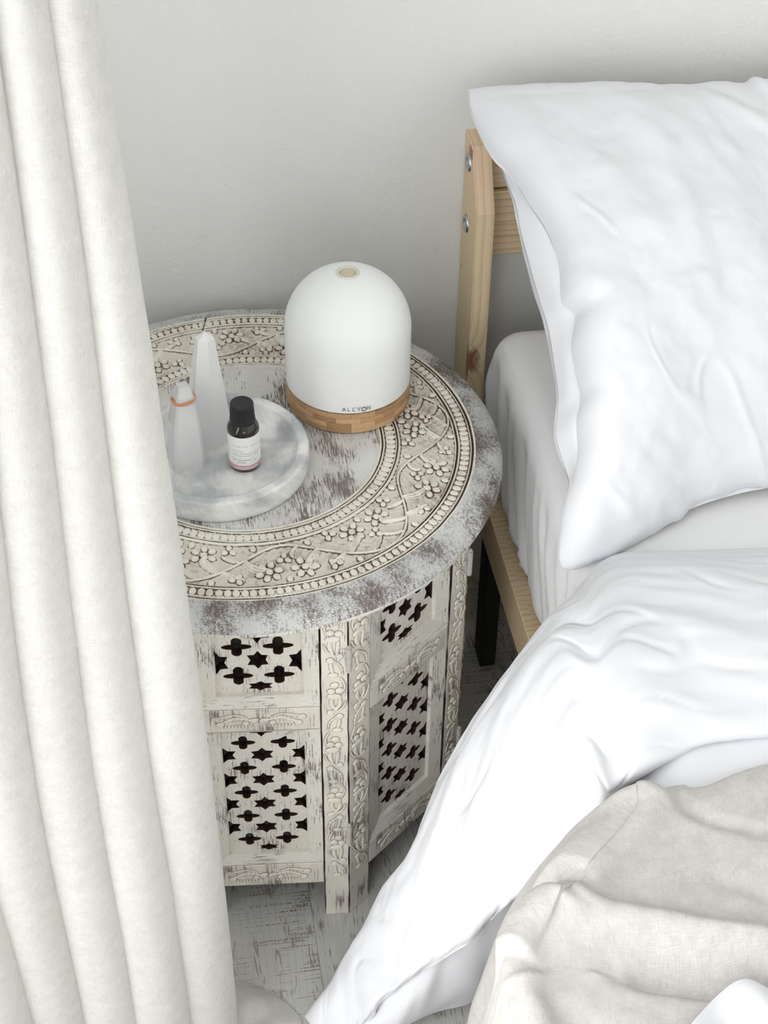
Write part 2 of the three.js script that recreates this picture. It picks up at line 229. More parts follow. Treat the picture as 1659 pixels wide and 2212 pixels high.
// paint lies on what stands proud; the cut lines and crevices show the brown wood
const crevice = new Float32Array(RN * RN);
{
  const tmp = new Float32Array(RN * RN), B = 7;
  for (let j = 0; j < RN; j++) { let s = 0; for (let i = -B; i < RN; i++) { if (i + B < RN) s += relief[j * RN + i + B]; if (i - B - 1 >= 0) s -= relief[j * RN + i - B - 1]; if (i >= 0) tmp[j * RN + i] = s / (2 * B + 1); } }
  for (let i = 0; i < RN; i++) { let s = 0; for (let j = -B; j < RN; j++) { if (j + B < RN) s += tmp[(j + B) * RN + i]; if (j - B - 1 >= 0) s -= tmp[(j - B - 1) * RN + i]; if (j >= 0) crevice[j * RN + i] = s / (2 * B + 1) - relief[j * RN + i]; } }
}
const topMap = tex(RN, RN, (i, j) => {
  const x = i * PX - RR, z = j * PX - RR, r = hypot(x, z), k = j * RN + i;
  const f1 = N3(x * 700, z * 700, 1), big = fbm(x * 22, z * 16, 3, 3);
  if (r < 0.1105) {                                                    // worn middle: rubbed along the grain
    const a = fbm(x * 760, z * 52, 5, 3) * 0.95 + N3(x * 1700, z * 130, 6) * 0.5 + N3(x * 260, z * 900, 9) * 0.18 + fbm(x * 34, z * 22, 8, 3) * 1.35 + 0.10 * sstep(-0.02, 0.08, z + x * 0.3) - 0.1 * sstep(0, -0.1, z);
    const w = sstep(0.16, 0.5, a), c = mixc([226, 225, 222], [208, 205, 199], clamp(0.5 + big * 2)), b = mixc([98, 86, 80], [120, 110, 104], clamp(0.5 + big * 2));
    return mixc(mixc(c, b, w * 0.9), [150, 143, 138], sstep(0.02, 0.2, a) * 0.3);
  }
  if (r > 0.1912) {                                                    // rim: scumbled grey and white over brown
    const th = atan2(x, z), a = fbm(x * 520, z * 260, 15, 3) * 0.7 + N3(x * 1900, z * 1500, 16) * 0.6 + N3(x * 420, z * 1700, 17) * 0.4 + fbm(x * 34, z * 30, 18, 3) * 1.5 + 0.06 + 0.12 * sstep(0.05, 0.2, x);
    const w = sstep(-0.08, 0.5, a), c = mixc([216, 216, 213], [198, 198, 197], clamp(0.5 + big * 2));
    return mixc(c, mixc([126, 119, 116], [92, 80, 73], sstep(0.25, 0.8, a)), w * 0.88);
  }
  const cr_ = crevice[k], h = relief[k], deep = sstep(0.00018, 0.00052, cr_ + f1 * 0.00022 + big * 0.0004), ground = r > 0.1272 && r < 0.1748 ? sstep(-0.0011, -0.002, h) : 0;
  const stain = sstep(0.05, 0.35, fbm(x * 160, z * 160, 22, 3) + big * 0.6);
  let c = mixc([240, 236, 225], [226, 221, 209], clamp(0.5 + big * 1.5)); c = mixc(c, [182, 171, 156], ground * (0.25 + 0.35 * stain)); c = mixc(c, [150, 136, 122], stain * 0.2);
  const groove = h < -0.0011 && (r < 0.127 || r > 0.1745) && (abs(r - 0.1128) < 0.001 || abs(r - 0.1256) < 0.001 || abs(r - 0.1758) < 0.0012 || abs(r - 0.1888) < 0.0013) ? sstep(-0.35, 0.0, N3(x * 120, z * 120, 31) + 0.25) : 0;
  return mixc(c, BROWN, max(deep * 0.88, groove * 0.95));
}, true, false);
M.top = std({ map: topMap, roughness: 0.7, specularIntensity: 0.35 });
function annulus(r0, r1, nr, nt, prof) {                              // polar grid; prof(r) adds the moulding's fall
  const P = [], U = [], I = [];
  for (let i = 0; i <= nr; i++) for (let j = 0; j < nt; j++) { const r = lerp(r0, r1, i / nr), a = j / nt * 2 * PI, x = r * sin(a), z = r * cos(a); P.push(x, TY + reliefAt(x, z) + (prof ? prof(r) : 0), z); U.push((x + RR) / (2 * RR), (z + RR) / (2 * RR)); }
  for (let i = 0; i < nr; i++) for (let j = 0; j < nt; j++) { const a = i * nt + j, b = i * nt + (j + 1) % nt; I.push(a, a + nt, b, b, a + nt, b + nt); }
  const g = new THREE.BufferGeometry(); g.setAttribute('position', new THREE.Float32BufferAttribute(P, 3)); g.setAttribute('uv', new THREE.Float32BufferAttribute(U, 2)); g.setIndex(I); g.computeVertexNormals(); return g;
}
{
  const top = new THREE.Group(); top.name = 'table_top'; table.add(top);
  part('centre_panel', annulus(0.0001, 0.1110, 60, 360), M.top, top, 'worn centre panel');
  part('inner_bead_border', annulus(0.1110, 0.1268, 34, 1300), M.top, top);
  part('floral_carving', annulus(0.1268, 0.1749, 104, 2100), M.top, top, 'carved band of flowers and vines');
  part('outer_bead_border', annulus(0.1749, 0.1915, 30, 2000), M.top, top);
  // rim: turned profile, uv laid on from above
  const prof = [[0.1915, 0], [0.196, -0.0008], [0.202, -0.0024], [0.208, -0.0050], [0.2122, -0.0082], [0.2143, -0.0110], [0.2146, -0.0128], [0.2136, -0.0140], [0.2118, -0.0143]];
  const rg = lathe(prof.map(([r, y]) => [r, TY + y]).reverse(), 240), p = rg.attributes.position, u = rg.attributes.uv;
  for (let i = 0; i < p.count; i++) u.setXY(i, (p.getX(i) + RR) / (2 * RR), (p.getZ(i) + RR) / (2 * RR));
  part('rim', rg, M.top, top, 'scuffed grey-white outer rim');
  part('lip', polyUV(lathe([[0.16, TY - 0.0195], [0.2108, TY - 0.0195], [0.2122, TY - 0.0185], [0.2124, TY - 0.0152], [0.2116, TY - 0.0143], [0.16, TY - 0.0143]], 240)), M.chalk, top, 'narrow cream moulding under the rim');
  part('underside', lathe([[0.001, TY - 0.004], [0.20, TY - 0.004], [0.20, TY - 0.014], [0.001, TY - 0.014], [0.001, TY - 0.004]], 64), M.rawWood, top);
}
// ---- side boards
const SH = 0.4005, HW = 0.0754;
function carve(wm, hm, w, h, draw) {                                   // a little relief raster: metres -> { at(u, v), map }
  const d = new Float32Array(w * h), sx = wm / w, sy = hm / h;
  const put = (cx, cy, R, f) => { for (let j = max(0, floor((cy - R) / sy)); j <= min(h - 1, floor((cy + R) / sy) + 1); j++) for (let i = max(0, floor((cx - R) / sx)); i <= min(w - 1, floor((cx + R) / sx) + 1); i++) { const q = f(i * sx - cx, j * sy - cy); if (q > d[j * w + i]) d[j * w + i] = q; } };
  const dome = (cx, cy, a, b, ang, top) => { const c = cos(ang), s = sin(ang); put(cx, cy, max(a, b) * 1.1, (x, y) => { const u = (x * c + y * s) / a, v = (-x * s + y * c) / b, q = u * u + v * v; return q < 1 ? top * pow(1 - q * q, 0.5) : 0; }); };
  const stroke = (pts, wd, top, ribs = 0) => { const q = pts.map((p) => [...p, 0]), n = 90; for (let i = 0; i <= n; i++) { const t = i / n, c = crAt(q, t), ww = wd * (0.5 + 0.5 * sin(PI * clamp(t * 0.9 + 0.1))) * (ribs ? 0.8 + 0.2 * sin(t * ribs) : 1); put(c[0], c[1], ww, (x, y) => { const e = hypot(x, y) / ww; return e < 1 ? top * sqrt(1 - e * e) : 0; }); } };
  draw(dome, stroke, d, put);
  const at = (u, v) => { const a = clamp(u / sx, 0, w - 1.01), b = clamp(v / sy, 0, h - 1.01), i = floor(a), j = floor(b), s = a - i, t = b - j, k = j * w + i; return lerp(lerp(d[k], d[k + 1], s), lerp(d[k + w], d[k + w + 1], s), t); };
  const map = tex(w, h, (i, j) => {
    const x = i * sx, y = j * sy, k = d[j * w + i], B = 5; let m = 0; for (const [a, b] of [[-B, 0], [B, 0], [0, -B], [0, B], [-3, -3], [3, 3], [-3, 3], [3, -3]]) m += d[clamp(j + b, 0, h - 1) * w + clamp(i + a, 0, w - 1)]; m = m / 8 - k;
    const g = fbm(x * 700, y * 40, 3, 3) + 0.6 * fbm(x * 60, y * 1200, 9, 2) * sstep(0, 0.2, fbm(x * 50, y * 22, 8, 2)), big = fbm(x * 40, y * 22, 5, 3), edge = min(x, wm - x);
    const w1 = sstep(0.00008, 0.0004, m + 0.00016 * N3(x * 1500, y * 900, 2)), w2 = sstep(0.16, 0.4, g + big * 0.9) * (k > 0.0004 ? 0.15 : 0.8), w3 = wm < 0.03 ? sstep(0.0009, 0.0003, edge + 0.0007 * N3(x * 300, y * 45, 4)) : 0;
    const c = mixc([238, 233, 220], [219, 215, 207], clamp(0.5 + big * 2 - (k > 0.0004 ? 0.4 : 0)));
    return mixc(mixc(c, [96, 80, 70], max(w1 * 0.7, w2 * 0.75)), [36, 29, 26], w3);
  }, true, false);
  return { at, map, wm, hm };
}
const LW = 0.0229;
const legCarve = carve(LW, SH, 128, 2048, (dome, stroke) => {
  for (let k = 0; k < 5; k++) {
    const y = SH - 0.012 - k * 0.066, c = LW / 2 + 0.0012 * sin(k * 2.1), s = k % 2 ? -1 : 1;
    stroke([[c - s * 0.004, y], [c - s * 0.0075, y - 0.010], [c - s * 0.005, y - 0.02]], 0.0010, 0.0011);
    dome(c + s * 0.001, y - 0.009, 0.0036, 0.0028, 0.2, 0.0016); dome(c - s * 0.003, y - 0.0155, 0.0034, 0.0030, 0, 0.0016); dome(c + s * 0.0038, y - 0.0165, 0.0034, 0.0030, 0, 0.0016);
    dome(c - 0.0012, y - 0.0225, 0.0062, 0.0032, 0.1 * s, 0.0017);
    stroke([[c - 0.0032, y - 0.025], [c - 0.0034, y - 0.032], [c - s * 0.001, y - 0.040]], 0.0021, 0.0012, 45); stroke([[c + 0.0034, y - 0.025], [c + 0.003, y - 0.033], [c + s * 0.002, y - 0.040]], 0.0019, 0.0012, 45);
    stroke([[c - s * 0.0085, y - 0.028], [c - s * 0.005, y - 0.037], [c + s * 0.004, y - 0.043]], 0.0009, 0.0012);
    dome(c + s * 0.0045, y - 0.042, 0.0032, 0.0028, 0, 0.0014); dome(c - s * 0.0032, y - 0.0465, 0.0032, 0.003, 0, 0.0015);
    stroke([[c - s * 0.003, y - 0.049], [c - s * 0.0025, y - 0.056], [c - s * 0.001, y - 0.062]], 0.0018, 0.0011, 40); stroke([[c, y - 0.047], [c + s * 0.0055, y - 0.054], [c + s * 0.007, y - 0.063]], 0.0012, 0.0012, 30);
    dome(c - s * 0.001, y - 0.0635, 0.0042, 0.0026, 0, 0.0014);
  }
});
const railCarve = carve(0.1, 0.026, 512, 128, (dome, stroke) => {
  const y = 0.0135; for (const s of [-1, 1]) {
    stroke([[0.05 + s * 0.03, y - 0.002], [0.05 + s * 0.018, y + 0.003], [0.05 + s * 0.006, y]], 0.0020, 0.0011, 50); stroke([[0.05 + s * 0.034, y + 0.004], [0.05 + s * 0.02, y + 0.007], [0.05 + s * 0.01, y + 0.004]], 0.0009, 0.0010);
    dome(0.05 + s * 0.004, y, 0.0040, 0.0026, 0.3, 0.0014); dome(0.05 + s * 0.035, y + 0.003, 0.0036, 0.0026, 0, 0.0014); dome(0.05 + s * 0.032, y - 0.004, 0.0034, 0.0026, 0, 0.0014); dome(0.05 + s * 0.011, y - 0.003, 0.003, 0.0024, 0, 0.0013);
    for (let k = 0; k < 9; k++) dome(0.05 + s * (0.008 + k * 0.0028), y - 0.0065, 0.0012, 0.0013, 0, 0.0009);
  }
});
M.leg = std({ map: legCarve.map, roughness: 0.72, specularIntensity: 0.35 });
M.rail = std({ map: railCarve.map, roughness: 0.72, specularIntensity: 0.35 });
// a board with a carved face: face in the xy plane towards +z at z = 0
function carvedBoard(x0, x1, y0, y1, depth, nu, nv, c, lift = 0) {
  const w = x1 - x0, h = y1 - y0, ch = 0.0007, f = sheet(nu, nv, (u, v) => { const e = min(u * w, (1 - u) * w, v * h, (1 - v) * h), b = e < ch ? -(ch - e) : 0; return [x0 + u * w, y0 + v * h, lift + b + c.at(u * c.wm, v * c.hm) * sstep(0, 0.002, e)]; });
  const uv = f.attributes.uv, p = f.attributes.position; for (let i = 0; i < p.count; i++) uv.setXY(i, (p.getX(i) - x0) / w, (p.getY(i) - y0) / h);
  const b = box(w, h, depth, (x0 + x1) / 2, (y0 + y1) / 2, lift - ch - depth / 2), bu = b.attributes.uv; for (let i = 0; i < bu.count; i++) bu.setXY(i, 0.03, clamp(bu.getY(i), 0.02, 0.98));
  return mergeGeometries([f, b]);
}
const clip = (pts, x0, x1, y0, y1) => { let q = pts; for (const [k, v, s] of [[0, x0, 1], [0, x1, -1], [1, y0, 1], [1, y1, -1]]) { const o = []; for (let i = 0; i < q.length; i++) { const a = q[i], b = q[(i + 1) % q.length], ia = (a[k] - v) * s >= 0, ib = (b[k] - v) * s >= 0; if (ia) o.push(a); if (ia !== ib) { const t = (v - a[k]) / (b[k] - a[k]); o.push([lerp(a[0], b[0], t), lerp(a[1], b[1], t)]); } } q = o; } return q; };
const crossPts = (cx, cy, hw, hh, aw, ah) => { const o = []; for (let i = 0; i < 72; i++) { const a = i / 72 * 2 * PI, c = cos(a), s = sin(a); let r = 0; { // stadium standing up
      const rad = hw, sl = hh - hw; let t = rad / max(1e-9, abs(c)); if (t * abs(s) > sl) { const B = sl * abs(s), D = B * B - (sl * sl - rad * rad); t = B + sqrt(max(0, D)); } r = t; }
    { const den = sqrt((c / aw) ** 2 + (s / ah) ** 2); r = max(r, 1 / den * (0.72 + 0.28 * abs(c))); } const j = 1 + 0.05 * N3(cx * 900 + i * 0.4, cy * 900); o.push([cx + r * j * c, cy + r * j * s]); } return o; };
const starPts = (cx, cy, rx, ry) => { const o = []; for (let i = 0; i < 12; i++) { const a = PI / 2 + i * PI / 6, k = (i % 2 ? 0.62 : 1) * (1 + 0.1 * N3(cx * 700 + i * 1.7, cy * 700)); o.push([cx + rx * k * cos(a), cy + ry * k * sin(a)]); } return o; };
function lattice(x0, x1, y0, y1, holes, z, t) {
  const s = new THREE.Shape([[x0, y0], [x1, y0], [x1, y1], [x0, y1]].map((p) => new THREE.Vector2(...p)));
  for (const h of holes) if (h.length > 2) s.holes.push(new THREE.Path(h.map((p) => new THREE.Vector2(...p)).reverse()));
  const g = new THREE.ExtrudeGeometry(s, { depth: t - 0.0012, bevelEnabled: true, bevelThickness: 0.0006, bevelSize: 0.0005, bevelOffset: -0.0005, bevelSegments: 1, curveSegments: 4 });
  return g.translate(0, 0, z - t + 0.0006);
}
// mitred frame that slopes from its outer edge back to the pierced board
function slopeFrame(o, i, z0, z1) {
  const a = [[o[0], o[2]], [o[1], o[2]], [o[1], o[3]], [o[0], o[3]]], b = [[i[0], i[2]], [i[1], i[2]], [i[1], i[3]], [i[0], i[3]]];
  return a.map((p, k) => { const q = a[(k + 1) % 4], r = b[k], s = b[(k + 1) % 4]; const pts = [[...p, z0], [...q, z0], [...s, z1], [...r, z1]], back = pts.map((v) => [v[0], v[1], z1 - 0.005]);
    const F = [[0, 1, 2, 3], [3, 2, 6, 7], [1, 0, 4, 5]], V = [...pts, ...back], P = [], U = []; for (const f of F) for (const t of [[0, 1, 2], [0, 2, 3]]) for (const n of t) { const v = V[f[n]]; P.push(...v); U.push(k % 2 ? v[0] : v[1] * 1.0 + 0.3, k % 2 ? v[1] : v[0]); }
    const g = new THREE.BufferGeometry(); g.setAttribute('position', new THREE.Float32BufferAttribute(P, 3)); g.setAttribute('uv', new THREE.Float32BufferAttribute(U, 2)); g.computeVertexNormals(); return g; });
}
{
  const AP = 0.182, PL = -0.0478, PR = 0.0524, g0 = 0.0007;
  const OX0 = -0.0310, OX1 = 0.0395, CX = 0.0040, LY0 = 0.0905, LY1 = 0.2545, UY0 = 0.2985, UY1 = 0.3690;
  const lo = [], up = [], L = (h, y0, y1) => clip(h, OX0 + 0.001, OX1 - 0.001, y0 + 0.001, y1 - 0.001);
  for (let k = 0; k < 5; k++) { const y = 0.2372 - k * 0.0325; for (const s of [-1, 1]) lo.push(crossPts(CX + s * 0.0166, y, 0.0031, 0.0078, 0.0098, 0.0026)); }
  for (let k = 0; k < 4; k++) { const y = 0.2212 - k * 0.0325; lo.push(starPts(CX - 0.0012, y, 0.0102, 0.0080)); for (const x of [OX0 + 0.001, OX1 - 0.001]) lo.push(L(starPts(x, y + 0.0005, 0.0115, 0.0092), LY0, LY1)); }
  lo.push(L(starPts(CX - 0.001, 0.2545, 0.0105, 0.0095), LY0, LY1), starPts(CX, 0.0950, 0.0088, 0.0040));
  for (const y of [0.3520, 0.3188]) for (const s of [-1, 1]) up.push(crossPts(CX + s * 0.0164, y, 0.0037, 0.0098, 0.0118, 0.0027));
  up.push(starPts(CX, 0.3365, 0.0088, 0.0098), starPts(CX + 0.001, 0.3062, 0.0105, 0.0050), L(starPts(CX, 0.3675, 0.0105, 0.0110), UY0, UY1)); for (const x of [OX0 + 0.001, OX1 - 0.001]) up.push(L(starPts(x, 0.3345, 0.0110, 0.0125), UY0, UY1));
  const legL = carvedBoard(-HW, PL - g0, 0, SH, 0.014, 60, 1000, legCarve), legR = carvedBoard(PR + g0, HW, 0, SH, 0.014, 50, 1000, legCarve);
  const midR = carvedBoard(PL, PR, 0.2605, 0.2868, 0.014, 200, 60, railCarve, -0.0004), apron = carvedBoard(PL, PR, 0.0495, 0.0790, 0.014, 200, 60, railCarve, -0.0004), headR = polyUV(rbox(PR - PL, 0.021, 0.014, 0.001, (PL + PR) / 2, SH - 0.0105, -0.0075));
  const latLo = lattice(OX0 - 0.002, OX1 + 0.002, LY0 - 0.002, LY1 + 0.002, lo, -0.0088, 0.0080), latUp = lattice(OX0 - 0.002, OX1 + 0.002, UY0 - 0.002, UY1 + 0.012, up, -0.0088, 0.0080);
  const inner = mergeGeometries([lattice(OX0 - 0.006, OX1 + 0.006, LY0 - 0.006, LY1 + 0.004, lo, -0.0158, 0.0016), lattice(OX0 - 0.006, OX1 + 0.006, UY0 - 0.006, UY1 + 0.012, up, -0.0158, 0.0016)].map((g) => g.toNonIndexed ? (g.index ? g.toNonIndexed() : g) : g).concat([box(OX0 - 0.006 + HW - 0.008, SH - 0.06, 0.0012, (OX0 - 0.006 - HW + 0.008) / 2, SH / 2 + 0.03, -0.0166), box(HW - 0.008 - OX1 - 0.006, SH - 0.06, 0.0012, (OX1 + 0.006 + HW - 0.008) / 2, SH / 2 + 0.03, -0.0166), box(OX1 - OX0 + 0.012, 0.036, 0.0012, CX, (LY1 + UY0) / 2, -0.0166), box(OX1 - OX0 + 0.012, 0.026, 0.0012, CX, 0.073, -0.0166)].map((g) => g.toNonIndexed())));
  const frLo = slopeFrame([PL, PR, 0.0800, 0.2597], [OX0, OX1, LY0, LY1], -0.0012, -0.0050), frUp = slopeFrame([PL, PR, 0.2876, 0.3990], [OX0, OX1, UY0, UY1 + 0.011], -0.0012, -0.0050);
  const back = box(0.004, SH - 0.06, 0.004, PL - g0 / 2 + 0.0001, SH / 2 + 0.03, -0.006), back2 = back.clone().translate(PR - PL + g0, 0, 0);
  const knuck = (y) => { const gs = []; for (let k = 0; k < 3; k++) gs.push(new THREE.CylinderGeometry(0.0024, 0.0024, 0.0086, 12).translate(HW + 0.0006, y + (k - 1) * 0.0089, 0.0009)); gs.push(new THREE.SphereGeometry(0.0018, 10, 8).translate(HW + 0.0006, y + 0.0142, 0.0009)); return mergeGeometries(gs); };
  const hinges = [knuck(0.343), knuck(0.119)];
  for (let k = 0; k < 8; k++) {
    const az = (-5.5 + 45 * k) * D2R, s = new THREE.Group(); s.name = 'side_panel'; s.rotation.y = az; s.position.set(AP * sin(az), 0, AP * cos(az)); table.add(s);
    part('leg', legL, M.leg, s); part('leg', legR, M.leg, s); part('middle_rail', midR, M.rail, s); part('apron', apron, M.rail, s); part('top_rail', headR, M.chalk, s);
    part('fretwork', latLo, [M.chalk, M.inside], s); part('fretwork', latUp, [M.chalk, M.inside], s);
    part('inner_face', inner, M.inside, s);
    for (const f of [...frLo, ...frUp]) part('moulding', f, M.chalk, s);
    part('joint', mergeGeometries([back, back2]), M.crack, s);
    for (const h of hinges) part('hinge', h, M.chalk, s);
  }
  numberParts(table);
}

// ---------------------------------------------------------------- things on the table
const CP = TY - 0.0009;                                               // worn centre of the top
// diffuser
{
  const d = thing('diffuser', 'white dome oil diffuser with a bamboo base standing on the carved table', 'diffuser', [0.092, TY, -0.052]);
  const R = 0.054, HB = 0.0206;
  M.dome = std({ color: 0xf4f5f4, roughness: 0.42, specularIntensity: 0.35, transmission: 0.12, thickness: 0 });
  const prof = [[0.0486, HB + 0.0004], [R - 0.0012, HB + 0.0006], [R - 0.0004, HB + 0.0014]]; prof.push([R - 0.0003, 0.05], [R - 0.0002, 0.0730]); for (let k = 1; k <= 40; k++) { const a = k / 40 * PI / 2; prof.push([max(0.0092, (R - 0.0002) * pow(cos(a), 0.97)), 0.0730 + 0.0540 * pow(sin(a), 0.98)]); }
  const pr = prof.filter((p) => p[0] > 0.0093); pr.push([0.0092, 0.1262]);
  M.dome.transmission = 0; part('dome', lathe(pr, 160), M.dome, d, 'frosted white dome');
  const cream = std({ color: 0xdcd8c8, roughness: 0.4 }), cream2 = std({ color: 0xcfc3a8, roughness: 0.4 });
  const noz = part('nozzle', lathe([[0.0098, 0.1252], [0.0099, 0.1268], [0.0092, 0.1275], [0.0074, 0.1274], [0.0066, 0.1262], [0.0062, 0.1256], [0.004, 0.1254]], 64), cream, d, 'translucent cream mist nozzle');
  part('nozzle_plug', lathe([[0.0064, 0.1250], [0.0062, 0.1263], [0.0048, 0.1272], [0.0028, 0.1274], [0.0018, 0.1268], [0.0001, 0.1266]], 48), cream2, noz);
  const bam = [0, 1, 2, 3].map((k) => { const t = tex(128, 64, (x, y) => { const a = fbm(x / 40, y / 2.2, k * 9, 3) * 46; const c = [[194, 156, 117], [172, 134, 97], [208, 170, 131], [186, 146, 107]][k]; return [c[0] + a, c[1] + a, c[2] + a * 0.9]; }); return std({ map: t, roughness: 0.5 }); });
  const base = part('base', lathe([[0.001, 0.0004], [0.047, 0.0004], [0.0515, 0.0016], [0.0523, 0.004], [0.0523, HB - 0.0004], [0.001, HB - 0.0004]], 96), std({ color: 0x5a3f28, roughness: 0.8 }), d, 'bamboo base');
  const arc = (r0, r1, y0, y1, a0, a1, n = 8) => { const s = new THREE.Shape(); for (let k = 0; k <= n; k++) { const a = lerp(a0, a1, k / n); s[k ? 'lineTo' : 'moveTo'](r1 * sin(a), r1 * cos(a)); } for (let k = n; k >= 0; k--) { const a = lerp(a0, a1, k / n); s.lineTo(r0 * sin(a), r0 * cos(a)); }
    const g = new THREE.ExtrudeGeometry(s, { depth: y1 - y0 - 0.0004, bevelEnabled: true, bevelThickness: 0.0001, bevelSize: 0.0001, bevelOffset: -0.0001, bevelSegments: 1 }); const p = g.attributes.position, u = g.attributes.uv; for (let i = 0; i < p.count; i++) { const x = p.getX(i), y = p.getY(i), z = p.getZ(i); u.setXY(i, atan2(x, y) * 4, z * 90); p.setXYZ(i, x, y0 + 0.00015 + z, y); } const ix = g.index; g.computeVertexNormals(); const n2 = g.attributes.normal; return g; };
  const N = 16, rows = [[0.0006, 0.0058], [0.0058, 0.0108], [0.0108, 0.0157], [0.0157, HB]];
  rows.forEach(([y0, y1], j) => { const rr = j === 0 ? 0.0532 : R - 0.0002, off = [0.12, 0.12, 0.5, 0.12][j] * (j === 2 ? 1 : 1); for (let k = 0; k < N; k++) { const a0 = (k + off) / N * 2 * PI - 0.139, a1 = a0 + 2 * PI / N; part('bamboo_strip', arc(0.0505, rr, y0, y1, a0 + 0.0018, a1 - 0.0018), bam[(k * 3 + j * 5 + floor(rnd() * 4)) % 4], base); } });
  // printed mark
  const font = await new FontLoader().loadAsync('fonts/droid/droid_sans_regular.typeface.json');
  const ink = std({ color: 0x666666, roughness: 0.6 }), RL = R + 0.00012, GS = [], size = 0.0040;
  const bend = (g, a0, y0) => { const p = g.attributes.position; for (let i = 0; i < p.count; i++) { const a = a0 + p.getX(i) / RL; const y = y0 + p.getY(i); p.setXYZ(i, RL * sin(a), y, RL * cos(a)); } g.computeVertexNormals(); return g; };
  const y0 = 0.0242;
  for (const [ch, az] of [['A', -11.6], ['L', -7.2], ['C', -2.7], ['Y', 1.7], ['N', 10.9]]) { const g = new THREE.ShapeGeometry(font.generateShapes(ch, size), 4); g.computeBoundingBox(); g.translate(-(g.boundingBox.max.x + g.boundingBox.min.x) / 2, 0, 0); GS.push(bend(g, az * D2R, y0)); }
  { const s = new THREE.Shape(), n = 48; for (let k = 0; k < n; k++) { const a = k / n * 2 * PI, r = 0.00235 + 0.00028 * cos(a * 8); s[k ? 'lineTo' : 'moveTo'](r * cos(a), r * sin(a)); } s.closePath(); const h = new THREE.Path(); h.absarc(0, 0, 0.00145, 0, 2 * PI, true); s.holes.push(h); GS.push(bend(new THREE.ShapeGeometry(s, 12), 6.3 * D2R, y0 + size * 0.36)); }
  part('printed_name', mergeGeometries(GS.map((g) => { const q = g.index ? g.toNonIndexed() : g; return q; })), ink, d, 'small grey printed name');
  numberParts(d);
}
// marble dish
{
  const t = tex(1024, 1024, (x, y) => { const u = x / 1024, v = y / 1024, wq = fbm(u * 3, v * 3, 4, 4) * 1.4, st = sin((u * 0.8 + v * 1.1) * 13 + wq * 5), k = sstep(-0.2, 1, st * 0.5 + fbm(u * 5 + 3, v * 8, 8, 4) * 1.5 + 0.35), fine = fbm(u * 40, v * 14, 3, 3) * 14, vein = sstep(0.035, 0, abs(fbm(u * 4, v * 4, 15, 4))) * 0.1, sp = N3(u * 160, v * 160, 6) > 0.52 ? 16 : 0; const c = mixc([240, 239, 236], [184, 187, 189], clamp(k * 0.85 + vein)); return [c[0] + fine + sp, c[1] + fine + sp, c[2] + fine + sp]; }, true, false);
  const d = thing('marble_dish', 'round grey and white marble dish in the middle of the table', 'dish', [-0.026, CP, 0.026]), R = 0.074;
  const g = lathe([[0.00001, 0.0002], [R - 0.003, 0.0002], [R - 0.001, 0.0016], [R, 0.006], [R, 0.0185], [R - 0.0012, 0.0204], [R - 0.003, 0.0208], [R - 0.0082, 0.0207], [R - 0.0098, 0.0198], [R - 0.0125, 0.0125], [R - 0.0160, 0.0092], [R - 0.021, 0.0084], [0.00001, 0.0083]], 160);
  const p = g.attributes.position, u = g.attributes.uv; for (let i = 0; i < p.count; i++) u.setXY(i, 0.5 + (p.getX(i) + p.getY(i) * 0.5) / 0.17, 0.5 + (p.getZ(i) - p.getY(i) * 0.9) / 0.2);
  part('dish', g, std({ map: t, roughness: 0.42, specularIntensity: 0.45 }), d); d.children[0].name = 'bowl';
}
const DF = CP + 0.0083;                                               // floor of the dish
// quartz
function quartz(ring, rough, trans, col) { return std({ color: col, roughness: rough, transmission: trans, thickness: 0.01, ior: 1.5, attenuationColor: new THREE.Color(0.93, 0.93, 0.93), attenuationDistance: 0.03, specularIntensity: 1 }); }
function facets(rings, tip) {                                          // rings of equal point counts, flat shaded
  const P = [], n = rings[0].length, tri = (a, b, c) => P.push(...a, ...b, ...c);
  for (let k = 0; k + 1 < rings.length; k++) for (let i = 0; i < n; i++) { const j = (i + 1) % n; tri(rings[k][i], rings[k][j], rings[k + 1][j]); tri(rings[k][i], rings[k + 1][j], rings[k + 1][i]); }
  const last = rings[rings.length - 1]; for (let i = 0; i < n; i++) tri(last[i], last[(i + 1) % n], tip);
  for (let i = 1; i + 1 < n; i++) tri(rings[0][0], rings[0][i + 1], rings[0][i]);
  const g = new THREE.BufferGeometry(); g.setAttribute('position', new THREE.Float32BufferAttribute(P, 3)); g.computeVertexNormals(); return g;
}
